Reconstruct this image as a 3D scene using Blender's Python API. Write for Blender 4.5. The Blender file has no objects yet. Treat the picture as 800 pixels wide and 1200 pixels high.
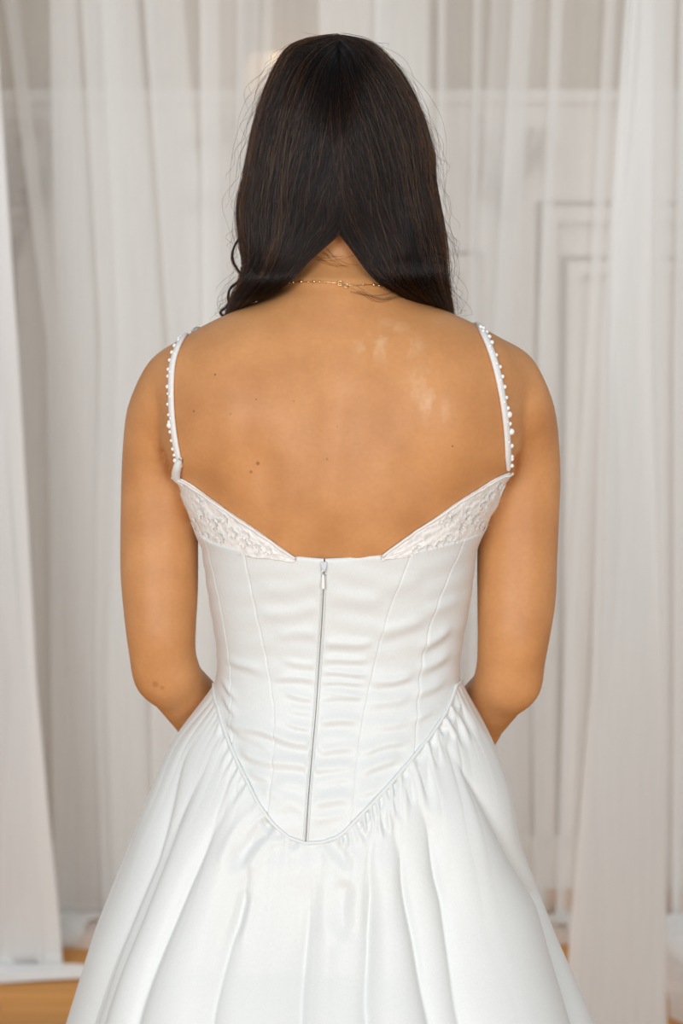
import bpy, bmesh, math, random
import numpy as np
from mathutils import Vector
from mathutils.bvhtree import BVHTree

# ------------------------------------------------------------------ camera, world, lights, exposure
scene = bpy.context.scene
COL = scene.collection
CAM = np.array([0.0, -2.2, 1.35]); PITCH = math.radians(5.5); FPX = 2640.0
FWD = np.array([0, math.cos(PITCH), -math.sin(PITCH)]); UPV = np.array([0, math.sin(PITCH), math.cos(PITCH)])
cd = bpy.data.cameras.new('camera'); cam = bpy.data.objects.new('camera', cd); COL.objects.link(cam)
cam.location = CAM; cam.rotation_euler = (math.pi/2 - PITCH, 0, 0)
cd.sensor_fit = 'AUTO'; cd.sensor_width = 36; cd.lens = 36*FPX/1200
cd.clip_start = 0.05; cd.clip_end = 60
cd.dof.use_dof = True; cd.dof.focus_distance = 2.09; cd.dof.aperture_fstop = 6.3
scene.camera = cam

world = bpy.data.worlds.new('world'); scene.world = world; world.use_nodes = True
bg = world.node_tree.nodes['Background']
bg.inputs[0].default_value = (0.97, 0.985, 1.0, 1); bg.inputs[1].default_value = 0.46

def area(name, loc, target, sx, sy, power, col):
    l = bpy.data.lights.new(name, 'AREA'); l.shape = 'RECTANGLE'; l.size = sx; l.size_y = sy
    l.energy = power; l.color = col
    o = bpy.data.objects.new(name, l); COL.objects.link(o); o.location = loc
    o.rotation_euler = (Vector(target) - Vector(loc)).to_track_quat('-Z', 'Y').to_euler()
    return o
# daylight of the tall windows behind the photographer
area('window_daylight', (-2.6, -7.2, 2.7), (0, 1.0, 1.0), 2.8, 3.0, 290, (0.965, 0.985, 1.0))
area('window_daylight', (2.6, -7.2, 1.5), (0, 1.0, 0.9), 2.4, 2.6, 195, (0.99, 0.985, 0.97))
# unseen fill lights, added overhead to brighten the curtain backdrop
for x_ in (-0.9, 0.9):
    wl = area('added_curtain_fill', (x_, 0.35, 3.6), (x_*.8, 2.4, 0.2), 0.5, 0.3, 5.2, (0.98, 0.99, 1.0)); wl.data.spread = math.radians(80)
scene.view_settings.view_transform = 'Standard'; scene.view_settings.look = 'None'
scene.view_settings.gamma = 1.0; scene.view_settings.use_curve_mapping = False
scene.view_settings.exposure = 0.0
scene.cycles.transparent_max_bounces = 32
scene.cycles.max_bounces = 10

# ------------------------------------------------------------------ helpers
random.seed(7); RNG = np.random.default_rng(7)

def ray(px, py):
    return FWD + np.array([1.0, 0, 0])*(px-400)/FPX + UPV*(600-py)/FPX
def W(px, py, Y):
    """the point at depth Y that lies along the line of sight through a pixel of the photograph"""
    d = ray(px, py); return CAM + d*((Y-CAM[1])/d[1])
def zrow(py, Y=0.0): return W(400, py, Y)[2]
def smooth(x): x = np.clip(x, 0, 1); return x*x*(3-2*x)

def catmull(pts, n):
    """n points on a Catmull-Rom curve through pts (k,d)"""
    p = np.asarray(pts, float); k = len(p)
    q = np.vstack([2*p[0]-p[1], p, 2*p[-1]-p[-2]])
    t = np.linspace(0, k-1, n); i = np.clip(t.astype(int), 0, k-2); f = (t-i)[:, None]
    a, b, c, d = q[i], q[i+1], q[i+2], q[i+3]
    return 0.5*((2*b)+(-a+c)*f+(2*a-5*b+4*c-d)*f*f+(-a+3*b-3*c+d)*f**3)

def mesh_obj(name, verts, faces, mat=None, parent=None, smooth_shade=True):
    me = bpy.data.meshes.new(name)
    v = np.ascontiguousarray(np.asarray(verts, np.float32).reshape(-1, 3))
    if isinstance(faces, np.ndarray):
        nf, k = faces.shape
        me.vertices.add(len(v)); me.vertices.foreach_set('co', v.ravel())
        me.loops.add(nf*k); me.loops.foreach_set('vertex_index', faces.astype(np.int32).ravel())
        me.polygons.add(nf); me.polygons.foreach_set('loop_start', np.arange(0, nf*k, k, dtype=np.int32))
        me.update(calc_edges=True); me.validate()
    else:
        me.from_pydata(v.tolist(), [], faces)
    if smooth_shade: me.polygons.foreach_set('use_smooth', [True]*len(me.polygons))
    if mat: me.materials.append(mat)
    o = bpy.data.objects.new(name, me); COL.objects.link(o)
    if parent: o.parent = parent
    return o

def grid_faces(nu, nv, wrap_u=False):
    iu = np.arange(nu if wrap_u else nu-1); jv = np.arange(nv-1)
    I, J = np.meshgrid(iu, jv, indexing='ij'); I2 = (I+1) % nu
    return np.stack([I*nv+J, I2*nv+J, I2*nv+J+1, I*nv+J+1], -1).reshape(-1, 4)

class MB:
    """collects shapes into one mesh"""
    def __init__(self): self.v = []; self.f = []
    def add(self, v, f):
        o = len(self.v); self.v += [tuple(map(float, p)) for p in v]; self.f += [tuple(int(i)+o for i in q) for q in f]
    def grid(self, P, wrap_u=False):
        P = np.asarray(P); self.add(P.reshape(-1, 3), grid_faces(P.shape[0], P.shape[1], wrap_u))
    def box(self, lo, hi):
        x0, y0, z0 = lo; x1, y1, z1 = hi
        v = [(x0,y0,z0),(x1,y0,z0),(x1,y1,z0),(x0,y1,z0),(x0,y0,z1),(x1,y0,z1),(x1,y1,z1),(x0,y1,z1)]
        self.add(v, [(0,3,2,1),(4,5,6,7),(0,1,5,4),(1,2,6,5),(2,3,7,6),(3,0,4,7)])
    def tube(self, pts, r, n=8, cap=True):
        pts = np.asarray(pts, float); r = np.broadcast_to(np.asarray(r, float), (len(pts),))
        T = np.gradient(pts, axis=0); T /= np.linalg.norm(T, axis=1)[:, None]+1e-12
        ref = np.array([0.3, 0.2, 1.0]) if abs(T[:, 2]).mean() < .8 else np.array([1.0, 0.2, 0])
        A = np.cross(T, ref); A /= np.linalg.norm(A, axis=1)[:, None]; B = np.cross(T, A)
        th = np.linspace(0, 2*math.pi, n, endpoint=False)
        P = pts[None]+r[None, :, None]*(np.cos(th)[:, None, None]*A[None]+np.sin(th)[:, None, None]*B[None])
        o = len(self.v); self.grid(P, True)
        if cap:
            m = len(pts); self.f.append(tuple(o+i*m for i in range(n))); self.f.append(tuple(o+i*m+m-1 for i in range(n)[::-1]))
    def ball(self, c, r, n=8, m=6):
        c = np.asarray(c, float); r = np.broadcast_to(np.asarray(r, float), (3,))
        th = np.linspace(0, 2*math.pi, n, endpoint=False); ph = np.linspace(0.02, math.pi-0.02, m)
        P = np.stack([np.cos(th)[:, None]*np.sin(ph)[None]*r[0], np.sin(th)[:, None]*np.sin(ph)[None]*r[1], np.ones(n)[:, None]*np.cos(ph)[None]*r[2]], -1)+c
        self.grid(P, True)
    def obj(self, name, mat=None, parent=None, smooth_shade=True):
        return mesh_obj(name, self.v, self.f, mat, parent, smooth_shade)

def empty(name, loc=(0, 0, 0)):
    o = bpy.data.objects.new(name, None); COL.objects.link(o); o.location = loc; o.empty_display_size = 0.1; return o
def tag(o, label=None, cat=None, group=None, kind=None):
    if label: o['label'] = label
    if cat: o['category'] = cat
    if group: o['group'] = group
    if kind: o['kind'] = kind
    return o

# ------------------------------------------------------------------ materials
def new_mat(name):
    m = bpy.data.materials.new(name); m.use_nodes = True; nt = m.node_tree
    return m, nt, nt.nodes['Principled BSDF'], nt.nodes['Material Output']
def node(nt, t, **kw):
    n = nt.nodes.new(t)
    for k, v in kw.items(): setattr(n, k, v)
    return n
def noise(nt, scale, detail=3, coord='Object', stretch=None):
    tc = node(nt, 'ShaderNodeTexCoord'); nz = node(nt, 'ShaderNodeTexNoise')
    nz.inputs['Scale'].default_value = scale; nz.inputs['Detail'].default_value = detail
    if stretch:
        mp = node(nt, 'ShaderNodeMapping'); mp.inputs['Scale'].default_value = stretch
        nt.links.new(tc.outputs[coord], mp.inputs[0]); nt.links.new(mp.outputs[0], nz.inputs['Vector'])
    else: nt.links.new(tc.outputs[coord], nz.inputs['Vector'])
    return nz
def ramp(nt, src, stops):
    r = node(nt, 'ShaderNodeValToRGB'); e = r.color_ramp.elements
    while len(e) < len(stops): e.new(0.5)
    for el, (p, c) in zip(e, stops): el.position = p; el.color = (*c, 1)
    nt.links.new(src, r.inputs[0]); return r
def bump(nt, bsdf, src, strength, dist=0.001):
    b = node(nt, 'ShaderNodeBump'); b.inputs['Strength'].default_value = strength; b.inputs['Distance'].default_value = dist
    nt.links.new(src, b.inputs['Height']); nt.links.new(b.outputs[0], bsdf.inputs['Normal']); return b
def plain(name, col, rough=0.5, metal=0.0, vary=0.06, scale=40, stretch=None, bumpv=0.0):
    m, nt, b, _ = new_mat(name)
    nz = noise(nt, scale, 4, stretch=stretch)
    r = ramp(nt, nz.outputs['Fac'], [(0.3, tuple(max(0, c*(1-vary)) for c in col)), (0.7, tuple(min(1, c*(1+vary)) for c in col))])
    nt.links.new(r.outputs[0], b.inputs['Base Color']); b.inputs['Roughness'].default_value = rough; b.inputs['Metallic'].default_value = metal
    if bumpv: bump(nt, b, nz.outputs['Fac'], bumpv)
    return m

def satin_mat():
    m, nt, b, _ = new_mat('ivory_satin')
    nz = noise(nt, 900, 2, stretch=(1, 1, 0.25))
    r = ramp(nt, nz.outputs['Fac'], [(0.3, (0.725, 0.752, 0.745)), (0.7, (0.765, 0.792, 0.785))])
    nt.links.new(r.outputs[0], b.inputs['Base Color'])
    b.inputs['Roughness'].default_value = 0.47; b.inputs['Specular IOR Level'].default_value = 0.45
    b.inputs['Sheen Weight'].default_value = 0.12; b.inputs['Sheen Roughness'].default_value = 0.4
    n2 = noise(nt, 26, 3, stretch=(1.0, 1.0, 1.6))
    bump(nt, b, n2.outputs['Fac'], 0.10, 0.004)
    return m
def lace_mat():
    m, nt, b, _ = new_mat('lace')
    tc = node(nt, 'ShaderNodeTexCoord'); v = node(nt, 'ShaderNodeTexVoronoi', feature='DISTANCE_TO_EDGE'); v.inputs['Scale'].default_value = 120
    nt.links.new(tc.outputs['Object'], v.inputs['Vector'])
    r = ramp(nt, v.outputs['Distance'], [(0.02, (0.90, 0.90, 0.88)), (0.3, (0.80, 0.80, 0.78))])
    nt.links.new(r.outputs[0], b.inputs['Base Color']); b.inputs['Roughness'].default_value = 0.7
    nz = noise(nt, 130, 4); mx = node(nt, 'ShaderNodeMath', operation='SUBTRACT')
    nt.links.new(nz.outputs['Fac'], mx.inputs[0]); nt.links.new(v.outputs['Distance'], mx.inputs[1])
    bump(nt, b, mx.outputs[0], 0.6, 0.002)
    return m
def sheer_mat(name, opacity, col):
    m, nt, b, out = new_mat(name); nt.nodes.remove(b)
    tr = node(nt, 'ShaderNodeBsdfTransparent'); df = node(nt, 'ShaderNodeBsdfDiffuse'); tl = node(nt, 'ShaderNodeBsdfTranslucent')
    for n in (df, tl): n.inputs[0].default_value = (*col, 1)
    ms = node(nt, 'ShaderNodeMixShader'); ms.inputs[0].default_value = 0.35
    nt.links.new(df.outputs[0], ms.inputs[1]); nt.links.new(tl.outputs[0], ms.inputs[2])
    # thread density: weave noise, and a longer way through the cloth where it turns edge-on
    lw = node(nt, 'ShaderNodeLayerWeight'); lw.inputs[0].default_value = 0.5
    pw = node(nt, 'ShaderNodeMath', operation='POWER'); nt.links.new(lw.outputs['Facing'], pw.inputs[0]); pw.inputs[1].default_value = 2.5
    nz = noise(nt, 14, 3, stretch=(6, 6, 0.5))
    a1 = node(nt, 'ShaderNodeMath', operation='MULTIPLY_ADD'); nt.links.new(nz.outputs['Fac'], a1.inputs[0]); a1.inputs[1].default_value = 0.12; a1.inputs[2].default_value = opacity-0.06
    a2 = node(nt, 'ShaderNodeMath', operation='MULTIPLY_ADD', use_clamp=True); nt.links.new(pw.outputs[0], a2.inputs[0]); a2.inputs[1].default_value = 0.45; nt.links.new(a1.outputs[0], a2.inputs[2])
    mx = node(nt, 'ShaderNodeMixShader'); nt.links.new(a2.outputs[0], mx.inputs[0]); nt.links.new(tr.outputs[0], mx.inputs[1]); nt.links.new(ms.outputs[0], mx.inputs[2])
    nt.links.new(mx.outputs[0], out.inputs['Surface'])
    return m
def skin_mat(moles, patch):
    m, nt, b, _ = new_mat('skin')
    n1 = noise(nt, 22, 4)
    r = ramp(nt, n1.outputs['Fac'], [(0.3, (0.52, 0.235, 0.085)), (0.7, (0.62, 0.30, 0.118))])
    geo = node(nt, 'ShaderNodeTexCoord'); col = r.outputs[0]
    # pale, streaky patch: sheen of the right shoulder blade painted into the skin colour
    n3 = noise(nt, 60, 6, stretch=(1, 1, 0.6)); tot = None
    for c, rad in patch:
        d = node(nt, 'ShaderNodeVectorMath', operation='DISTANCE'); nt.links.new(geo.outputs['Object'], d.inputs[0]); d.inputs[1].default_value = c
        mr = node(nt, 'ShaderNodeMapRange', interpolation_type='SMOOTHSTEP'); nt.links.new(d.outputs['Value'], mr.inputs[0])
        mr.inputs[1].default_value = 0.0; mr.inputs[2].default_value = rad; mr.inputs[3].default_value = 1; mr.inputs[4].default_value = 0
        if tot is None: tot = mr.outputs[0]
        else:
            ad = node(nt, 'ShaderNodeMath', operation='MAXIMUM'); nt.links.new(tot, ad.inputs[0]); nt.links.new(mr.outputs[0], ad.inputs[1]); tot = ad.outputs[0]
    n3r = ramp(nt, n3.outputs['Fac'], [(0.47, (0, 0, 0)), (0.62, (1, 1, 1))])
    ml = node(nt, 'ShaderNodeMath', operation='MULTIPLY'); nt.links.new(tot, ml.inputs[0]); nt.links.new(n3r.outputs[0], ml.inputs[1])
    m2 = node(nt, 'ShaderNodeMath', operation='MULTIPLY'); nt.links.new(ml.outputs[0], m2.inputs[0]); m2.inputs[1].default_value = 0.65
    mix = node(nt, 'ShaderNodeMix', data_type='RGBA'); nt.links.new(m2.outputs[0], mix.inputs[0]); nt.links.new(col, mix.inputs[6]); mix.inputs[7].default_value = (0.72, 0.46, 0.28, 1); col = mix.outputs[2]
    for c, rad, k in moles:
        d = node(nt, 'ShaderNodeVectorMath', operation='DISTANCE'); nt.links.new(geo.outputs['Object'], d.inputs[0]); d.inputs[1].default_value = c
        mr = node(nt, 'ShaderNodeMapRange', interpolation_type='SMOOTHSTEP'); nt.links.new(d.outputs['Value'], mr.inputs[0])
        mr.inputs[1].default_value = rad*0.4; mr.inputs[2].default_value = rad*1.15; mr.inputs[3].default_value = k; mr.inputs[4].default_value = 0
        mix = node(nt, 'ShaderNodeMix', data_type='RGBA'); nt.links.new(mr.outputs[0], mix.inputs[0]); nt.links.new(col, mix.inputs[6]); mix.inputs[7].default_value = (0.16, 0.05, 0.018, 1); col = mix.outputs[2]
    fine = noise(nt, 240, 5); fr_ = ramp(nt, fine.outputs['Fac'], [(0.3, (0.965, 0.955, 0.945)), (0.7, (1.03, 1.025, 1.02))])
    mul = node(nt, 'ShaderNodeMix', data_type='RGBA', blend_type='MULTIPLY'); mul.inputs[0].default_value = 1; nt.links.new(col, mul.inputs[6]); nt.links.new(fr_.outputs[0], mul.inputs[7]); col = mul.outputs[2]
    nt.links.new(col, b.inputs['Base Color'])
    b.inputs['Roughness'].default_value = 0.5; b.inputs['Specular IOR Level'].default_value = 0.4
    b.inputs['Subsurface Weight'].default_value = 0.12; b.inputs['Subsurface Radius'].default_value = (1.0, 0.35, 0.15); b.inputs['Subsurface Scale'].default_value = 0.006
    n2 = noise(nt, 420, 4); bump(nt, b, n2.outputs['Fac'], 0.10, 0.001)
    return m
def hair_mat(nm, mel, ior):
    m, nt, b, out = new_mat(nm); nt.nodes.remove(b)
    h = node(nt, 'ShaderNodeBsdfHairPrincipled'); h.parametrization = 'MELANIN'
    def si(k, v):
        if k in h.inputs: h.inputs[k].default_value = v
    si('Melanin', mel); si('IOR', ior); si('Melanin Redness', 0.6); si('Roughness', 0.24); si('Radial Roughness', 0.35); si('Random Roughness', 0.25); si('Random Color', 0.3)
    nt.links.new(h.outputs[0], out.inputs['Surface']); return m

SATIN = satin_mat(); LACE = lace_mat()
LINING = plain('lining', (0.80, 0.80, 0.78), 0.7)
RIBBON = plain('strap_ribbon', (0.80, 0.79, 0.77), 0.6, vary=0.05, scale=300, bumpv=0.3)
def bead_mat():
    m, nt, b, _ = new_mat('pearl_bead'); nz = noise(nt, 60, 2)
    r = ramp(nt, nz.outputs['Fac'], [(0.35, (0.86, 0.86, 0.84)), (0.65, (0.92, 0.90, 0.90))]); nt.links.new(r.outputs[0], b.inputs['Base Color'])
    b.inputs['Roughness'].default_value = 0.15; b.inputs['Coat Weight'].default_value = 0.6; return m
BEAD = bead_mat()
GOLD = plain('gold', (0.93, 0.68, 0.36), 0.25, 1.0, 0.04, 200)
STEEL = plain('zip_metal', (0.62, 0.64, 0.66), 0.3, 1.0, 0.05, 300)
COIL = plain('zip_coil', (0.38, 0.36, 0.33), 0.6, 0, 0.1, 600)
PULL = plain('zip_pull_enamel', (0.82, 0.83, 0.83), 0.3, 0, 0.02, 100)
HAIRBASE = plain('hair_base', (0.006, 0.004, 0.003), 0.9, 0, 0.3, 220, stretch=(8, 8, 0.4))
HAIRBASE.node_tree.nodes['Principled BSDF'].inputs['Specular IOR Level'].default_value = 0.08
HAIR = hair_mat('dark_hair', 0.98, 1.42); HAIR3 = hair_mat('lit_brown_hair', 0.62, 1.5); HAIR2 = hair_mat('brown_hair', 0.92, 1.45)
TAUPE = plain('taupe_wall', (0.47, 0.385, 0.30), 0.9, 0, 0.05, 5, stretch=(0.6, 1, 30), bumpv=0.2)
WHITEWOOD = plain('white_paint', (0.74, 0.70, 0.655), 0.6, 0, 0.03, 9)
GAP_SHADE = plain('painted_gap_shade', (0.36, 0.30, 0.25), 0.8, 0, 0.04, 9)  # dark colour of thin strips that stand in for shade round the frames
def wood_mat():
    m, nt, b, _ = new_mat('honey_wood')
    oi = node(nt, 'ShaderNodeObjectInfo'); tc = node(nt, 'ShaderNodeTexCoord')
    ad = node(nt, 'ShaderNodeVectorMath', operation='MULTIPLY_ADD'); nt.links.new(oi.outputs['Random'], ad.inputs[0]); ad.inputs[1].default_value = (7, 9, 3); nt.links.new(tc.outputs['Object'], ad.inputs[2])
    mp = node(nt, 'ShaderNodeMapping'); mp.inputs['Scale'].default_value = (0.7, 14, 14); nt.links.new(ad.outputs[0], mp.inputs[0])
    nz = node(nt, 'ShaderNodeTexNoise'); nz.inputs['Scale'].default_value = 3.2; nz.inputs['Detail'].default_value = 6; nt.links.new(mp.outputs[0], nz.inputs['Vector'])
    r = ramp(nt, nz.outputs['Fac'], [(0.25, (0.42, 0.175, 0.040)), (0.75, (0.60, 0.285, 0.075))])
    hs = node(nt, 'ShaderNodeHueSaturation'); nt.links.new(r.outputs[0], hs.inputs['Color'])
    mr = node(nt, 'ShaderNodeMapRange'); nt.links.new(oi.outputs['Random'], mr.inputs[0]); mr.inputs[3].default_value = 0.85; mr.inputs[4].default_value = 1.12
    nt.links.new(mr.outputs[0], hs.inputs['Value']); nt.links.new(hs.outputs[0], b.inputs['Base Color']); b.inputs['Roughness'].default_value = 0.6; b.inputs['Specular IOR Level'].default_value = 0.25
    return m
WOOD = wood_mat()
SHEER = sheer_mat('white_voile', 0.46, (0.90, 0.905, 0.89))
SHEERM = sheer_mat('medium_white_voile', 0.60, (0.90, 0.905, 0.895))
SHEERD = sheer_mat('dense_white_voile', 0.80, (0.90, 0.90, 0.89))

# ------------------------------------------------------------------ the room
YW = 2.89                                                   # back wall
wall = MB(); wall.box((-4.2, YW, 0), (4.2, YW+0.12, 2.9)); wall = tag(wall.obj('wall_back', TAUPE, None, False), 'taupe painted wall behind the white sheer curtains', kind='structure')
fb = MB(); fb.box((-4.2, -4.0, -0.06), (4.2, YW+0.12, -0.022)); floor = tag(fb.obj('floor', plain('subfloor', (0.10, 0.05, 0.02), 0.9), None, False), 'honey coloured wooden plank floor', kind='structure')
pw = 0.075; pm = MB(); pm.box((0, 0, -0.02), (1.0, pw-0.0015, 0.0))
proto = None; row = 0; yy = -1.0
while yy < YW-0.01:
    xx = -2.4 + (0.35*(row % 4)) - 0.9
    while xx < 2.4:
        x0 = max(xx, -2.4); x1 = min(xx+1.6, 2.4)
        if x1 - x0 > 0.02:
            if proto is None: proto = pm.obj('plank', WOOD, floor, False); o = proto
            else: o = proto.copy(); COL.objects.link(o); o.parent = floor
            o.location = (x0, yy, 0); o.scale = ((x1-x0-0.0015), min(1, (YW-yy)/pw), 1)
        xx += 1.6
    yy += pw; row += 1
nb = MB(); nb.box((-4.2, -4.0, -0.02), (4.2, -1.0, 0.0)); nb.box((-4.2, -1.0, -0.02), (-2.4, YW, 0.0)); nb.box((2.4, -1.0, -0.02), (4.2, YW, 0.0)); nb = nb.obj('floorboards', WOOD, floor, False); nb['kind'] = 'stuff'

# white panelled lower wall with a capped top edge and nested raised frames
ZT = W(400, 107, YW)[2]
pn = MB(); pn.box((-4.2, YW-0.03, 0.0), (4.2, YW, ZT)); wains = tag(pn.obj('trim_1', WHITEWOOD, None, False), 'white panelled lower wall behind the sheer curtains', kind='structure')
cp = MB(); cp.box((-4.2, YW-0.042, ZT-0.028), (4.2, YW-0.03, ZT)); cp.obj('cap_rail', WHITEWOOD, wains, False)
def frame_piece(x0, x1, z0, z1, w, name='panel_moulding'):
    d0, d1 = YW-0.05, YW-0.03
    for (a, b, c, d) in ((x0, x0+w, z0, z1), (x1-w, x1, z0, z1), (x0+w, x1-w, z1-w, z1)):
        q = MB(); q.box((a, d0, c), (b, d1, d)); q.obj(name, WHITEWOOD, wains, False)
def shade_strip(x0, x1, z0, z1, w):
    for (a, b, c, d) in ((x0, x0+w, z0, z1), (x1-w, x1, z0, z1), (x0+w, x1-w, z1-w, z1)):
        q = MB(); q.box((a, YW-0.033, c), (b, YW-0.029, d)); q.obj('gap_shade_strip', GAP_SHADE, wains, False)
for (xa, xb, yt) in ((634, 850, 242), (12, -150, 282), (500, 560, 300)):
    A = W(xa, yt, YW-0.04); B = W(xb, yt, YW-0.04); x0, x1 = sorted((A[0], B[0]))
    shade_strip(x0-0.012, x1+0.012, 0.12, A[2]+0.012, 0.014); frame_piece(x0, x1, 0.12, A[2], 0.035)
A = W(664, 306, YW-0.04); shade_strip(A[0]-0.012, 0.80, 0.12, A[2]+0.012, 0.016); frame_piece(A[0], 0.79, 0.12, A[2], 0.03)
bb = MB(); bb.box((-4.2, YW-0.048, 0.0), (4.2, YW-0.03, 0.10)); tag(bb.obj('baseboard_back', WHITEWOOD, None, False), 'white baseboard along the back wall', kind='structure')

# dried flower sprays fixed to the panelling, seen blurred through the voile
DRY = plain('dried_stems', (0.42, 0.36, 0.31), 0.9, 0, 0.2, 30); PETAL = plain('dried_petals', (0.50, 0.44, 0.40), 0.9, 0, 0.15, 30)
def spray(label, stems, seed):
    rs = random.Random(seed); p0 = W(*stems[0][0], YW-0.05); root = empty('dried_flower_spray', tuple(p0)); tag(root, label, 'dried flowers', 'dried flower sprays on the wall')
    for st in stems:
        P = catmull([W(x, y, YW-0.05-0.02*rs.random())-p0 for x, y in st], 10); b = MB(); b.tube(P, np.linspace(0.004, 0.002, 10), 5); b.obj('stem', DRY, root)
        for k in range(3, 10):
            for s in (-1, 1):
                if rs.random() < .75:
                    c = P[k]+np.array([s*rs.uniform(.008, .028), -rs.uniform(0, .012), rs.uniform(-.012, .02)]); q = MB(); r = rs.uniform(.007, .016)
                    q.ball((0, 0, 0), (r, r*.5, r*1.3), 7, 5); lo = q.obj('blossom' if r > .011 else 'leaf', PETAL, root); lo.location = tuple(c); lo.rotation_euler = (rs.uniform(-.4, .4), rs.uniform(-1, 1), 0)
spray('greyish dried flower spray on the wall beside the leftmost curtain gap', [[(20, 300), (24, 240), (20, 190), (30, 140)], [(22, 300), (36, 250), (52, 200), (58, 150)], [(18, 300), (14, 240), (10, 190)]], 3)
spray('faint dried spray slanting across the wall between the head and the pleated curtain', [[(212, 250), (232, 240), (255, 232)], [(212, 175), (240, 165), (272, 150)]], 4)
spray('dried flower spray on the wall above the stepped panel moulding', [[(590, 265), (582, 225), (578, 185), (572, 150)], [(592, 265), (606, 220), (624, 190), (634, 160)], [(590, 265), (578, 230), (566, 200)]], 5)

# small wall lamp behind her head
lp = W(318, 88, YW-0.09); lamp = empty('wall_lamp', (lp[0], YW, lp[2])); tag(lamp, 'small warm glowing wall lamp half hidden behind the dark-haired head', 'lamp')
b = MB(); b.box((-.03, -.012, -.05), (.03, 0, .05)); b.obj('backplate', GOLD, lamp, False)
b = MB(); b.tube([(0, -.012, -.02), (0, -.05, -.035), (0, -.09, -.03)], .005, 8); b.obj('lamp_arm', GOLD, lamp)
gm, nt, bs, _ = new_mat('warm_lampshade'); nz = noise(nt, 50, 2); r = ramp(nt, nz.outputs['Fac'], [(0.3, (0.85, 0.58, 0.36)), (0.7, (0.9, 0.65, 0.42))]); nt.links.new(r.outputs[0], bs.inputs['Base Color'])
nt.links.new(r.outputs[0], bs.inputs['Emission Color']); bs.inputs['Emission Strength'].default_value = 0.75
th = np.linspace(0, 2*math.pi, 24, endpoint=False); rr = [(.075, -.035), (.062, .005), (.05, .045)]
b = MB(); b.grid(np.array([[(math.cos(t)*q, -.09+math.sin(t)*q*.8, h) for q, h in rr] for t in th]), True); b.obj('lamp_shade', gm, lamp)

# ------------------------------------------------------------------ sheer curtains
YC = 2.57; LEV = [-260, 0, 400, 800, 1080, 1330]
def floor_row(Y):
    a = math.atan2(CAM[2], Y-CAM[1])-PITCH; return 600+FPX*math.tan(a)
def curtain(label, knots, mat, ybase, seed, puddle=0.0, hem_px=None, amp=0.022, per=14, group='sheer white curtains'):
    """knots: x (photo pixels) at the heights 0, 400, 800, 1080 of a cloth that runs to and fro in folds"""
    rs = np.random.default_rng(seed); K = np.array(knots, float); n = len(K); S = (n-1)*per+1
    NT = 70; NP = 26 if puddle else 0
    top = K[:, 0]-(K[:, 1]-K[:, 0])*0.35; X5 = np.column_stack([top, K, K[:, 3]+(K[:, 3]-K[:, 2])*.6])
    ys = np.linspace(LEV[0], floor_row(ybase), NT); zs = np.array([W(400, y, ybase)[2] for y in ys]); zs[-1] = min(zs[-1], 0.006)
    zs = zs-(zs[-1]-0.006)*np.linspace(0, 1, NT)**8
    s = np.linspace(0, n-1, S)
    Yk = np.array([(amp if i % 2 else -amp)*rs.uniform(.6, 1.3) for i in range(n)])
    out = np.zeros((S, NT+NP, 3)); sc = (ybase-CAM[1])/FPX/math.cos(PITCH)
    for j, y in enumerate(ys):
        xk = np.array([np.interp(y, LEV, X5[i]) for i in range(n)])
        c = catmull(np.column_stack([xk, Yk]), S)
        rip = 2.2*np.sin(s*2.3+seed+y*0.0016)+1.3*np.sin(s*6.1+2*seed-y*0.002)
        d = W(400, y, ybase); dist = (ybase-CAM[1])/ray(400, y)[1]
        out[:, j, 0] = (c[:, 0]+rip*0.8-400)/FPX*dist
        out[:, j, 1] = ybase+c[:, 1]+0.006*np.sin(s*4.7+seed)+0.004*np.sin(y*.01+s)
        out[:, j, 2] = zs[j]
    if puddle:
        last = out[:, NT-1].copy()
        for k in range(NP):
            f = (k+1)/NP; p = last.copy()
            adv = puddle*(0.80+0.14*np.sin(s*1.1+seed)+0.06*np.sin(s*3.7+seed))*f
            p[:, 1] -= adv; p[:, 0] += 0.07*f*np.sin(s*0.9+seed)+0.03*f+0.012*np.sin(f*9+s)
            p[:, 2] = 0.005+(0.010+.03*puddle)*np.sin(f*math.pi)**.6*(np.abs(np.sin(s*1.4+seed+f*2.6))+.7*np.abs(np.sin(f*8+s*.9)))
            out[:, NT+k] = p
    return tag(mesh_obj('sheer_curtain', out.reshape(-1, 3), grid_faces(S, NT+NP), mat), label, 'curtain', group)
curtain('dense white curtain hanging furthest left with its hem puddled on the wooden floor',
    [(-230,-220,-210,-210),(-14,14,36,64),(-70,-45,-30,-25),(-20,6,30,54),(-150,-130,-90,-60),(-30,-4,24,46)], SHEERD, 2.19, 1, puddle=0.07)
curtain('wide pleated white voile left of the bride, trailing over the floor',
    [(-90,-60,-40,-40),(18,66,70,82),(8,56,60,66),(88,112,118,128),(62,68,62,62),(158,186,165,178),(97,120,112,124),(138,158,142,150),(118,140,126,138),(214,250,215,215),(170,196,176,180),(252,254,246,240),(236,240,230,226),(300,290,280,276),(278,274,262,258)], SHEER, YC+.02, 2, puddle=0.28)
curtain('thin white voile hanging directly behind her head and waist',
    [(254,254,250,250),(286,284,280,280),(278,276,272,272),(319,318,316,316),(311,310,310,310),(446,440,436,436),(376,376,376,376),(502,500,498,498),(438,438,438,438),(522,518,540,540),(513,511,530,530),(566,560,560,562),(556,548,552,552),(600,590,580,580)], SHEER, YC+0.09, 3)
curtain('narrow white voile just right of her head with a bright doubled fold',
    [(575,556,550,556),(624,602,604,610),(598,576,580,588),(660,640,632,638),(645,630,622,626),(719,700,672,662),(709,688,660,650),(737,712,686,672)], SHEER, YC+0.01, 4, puddle=0.22)
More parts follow.
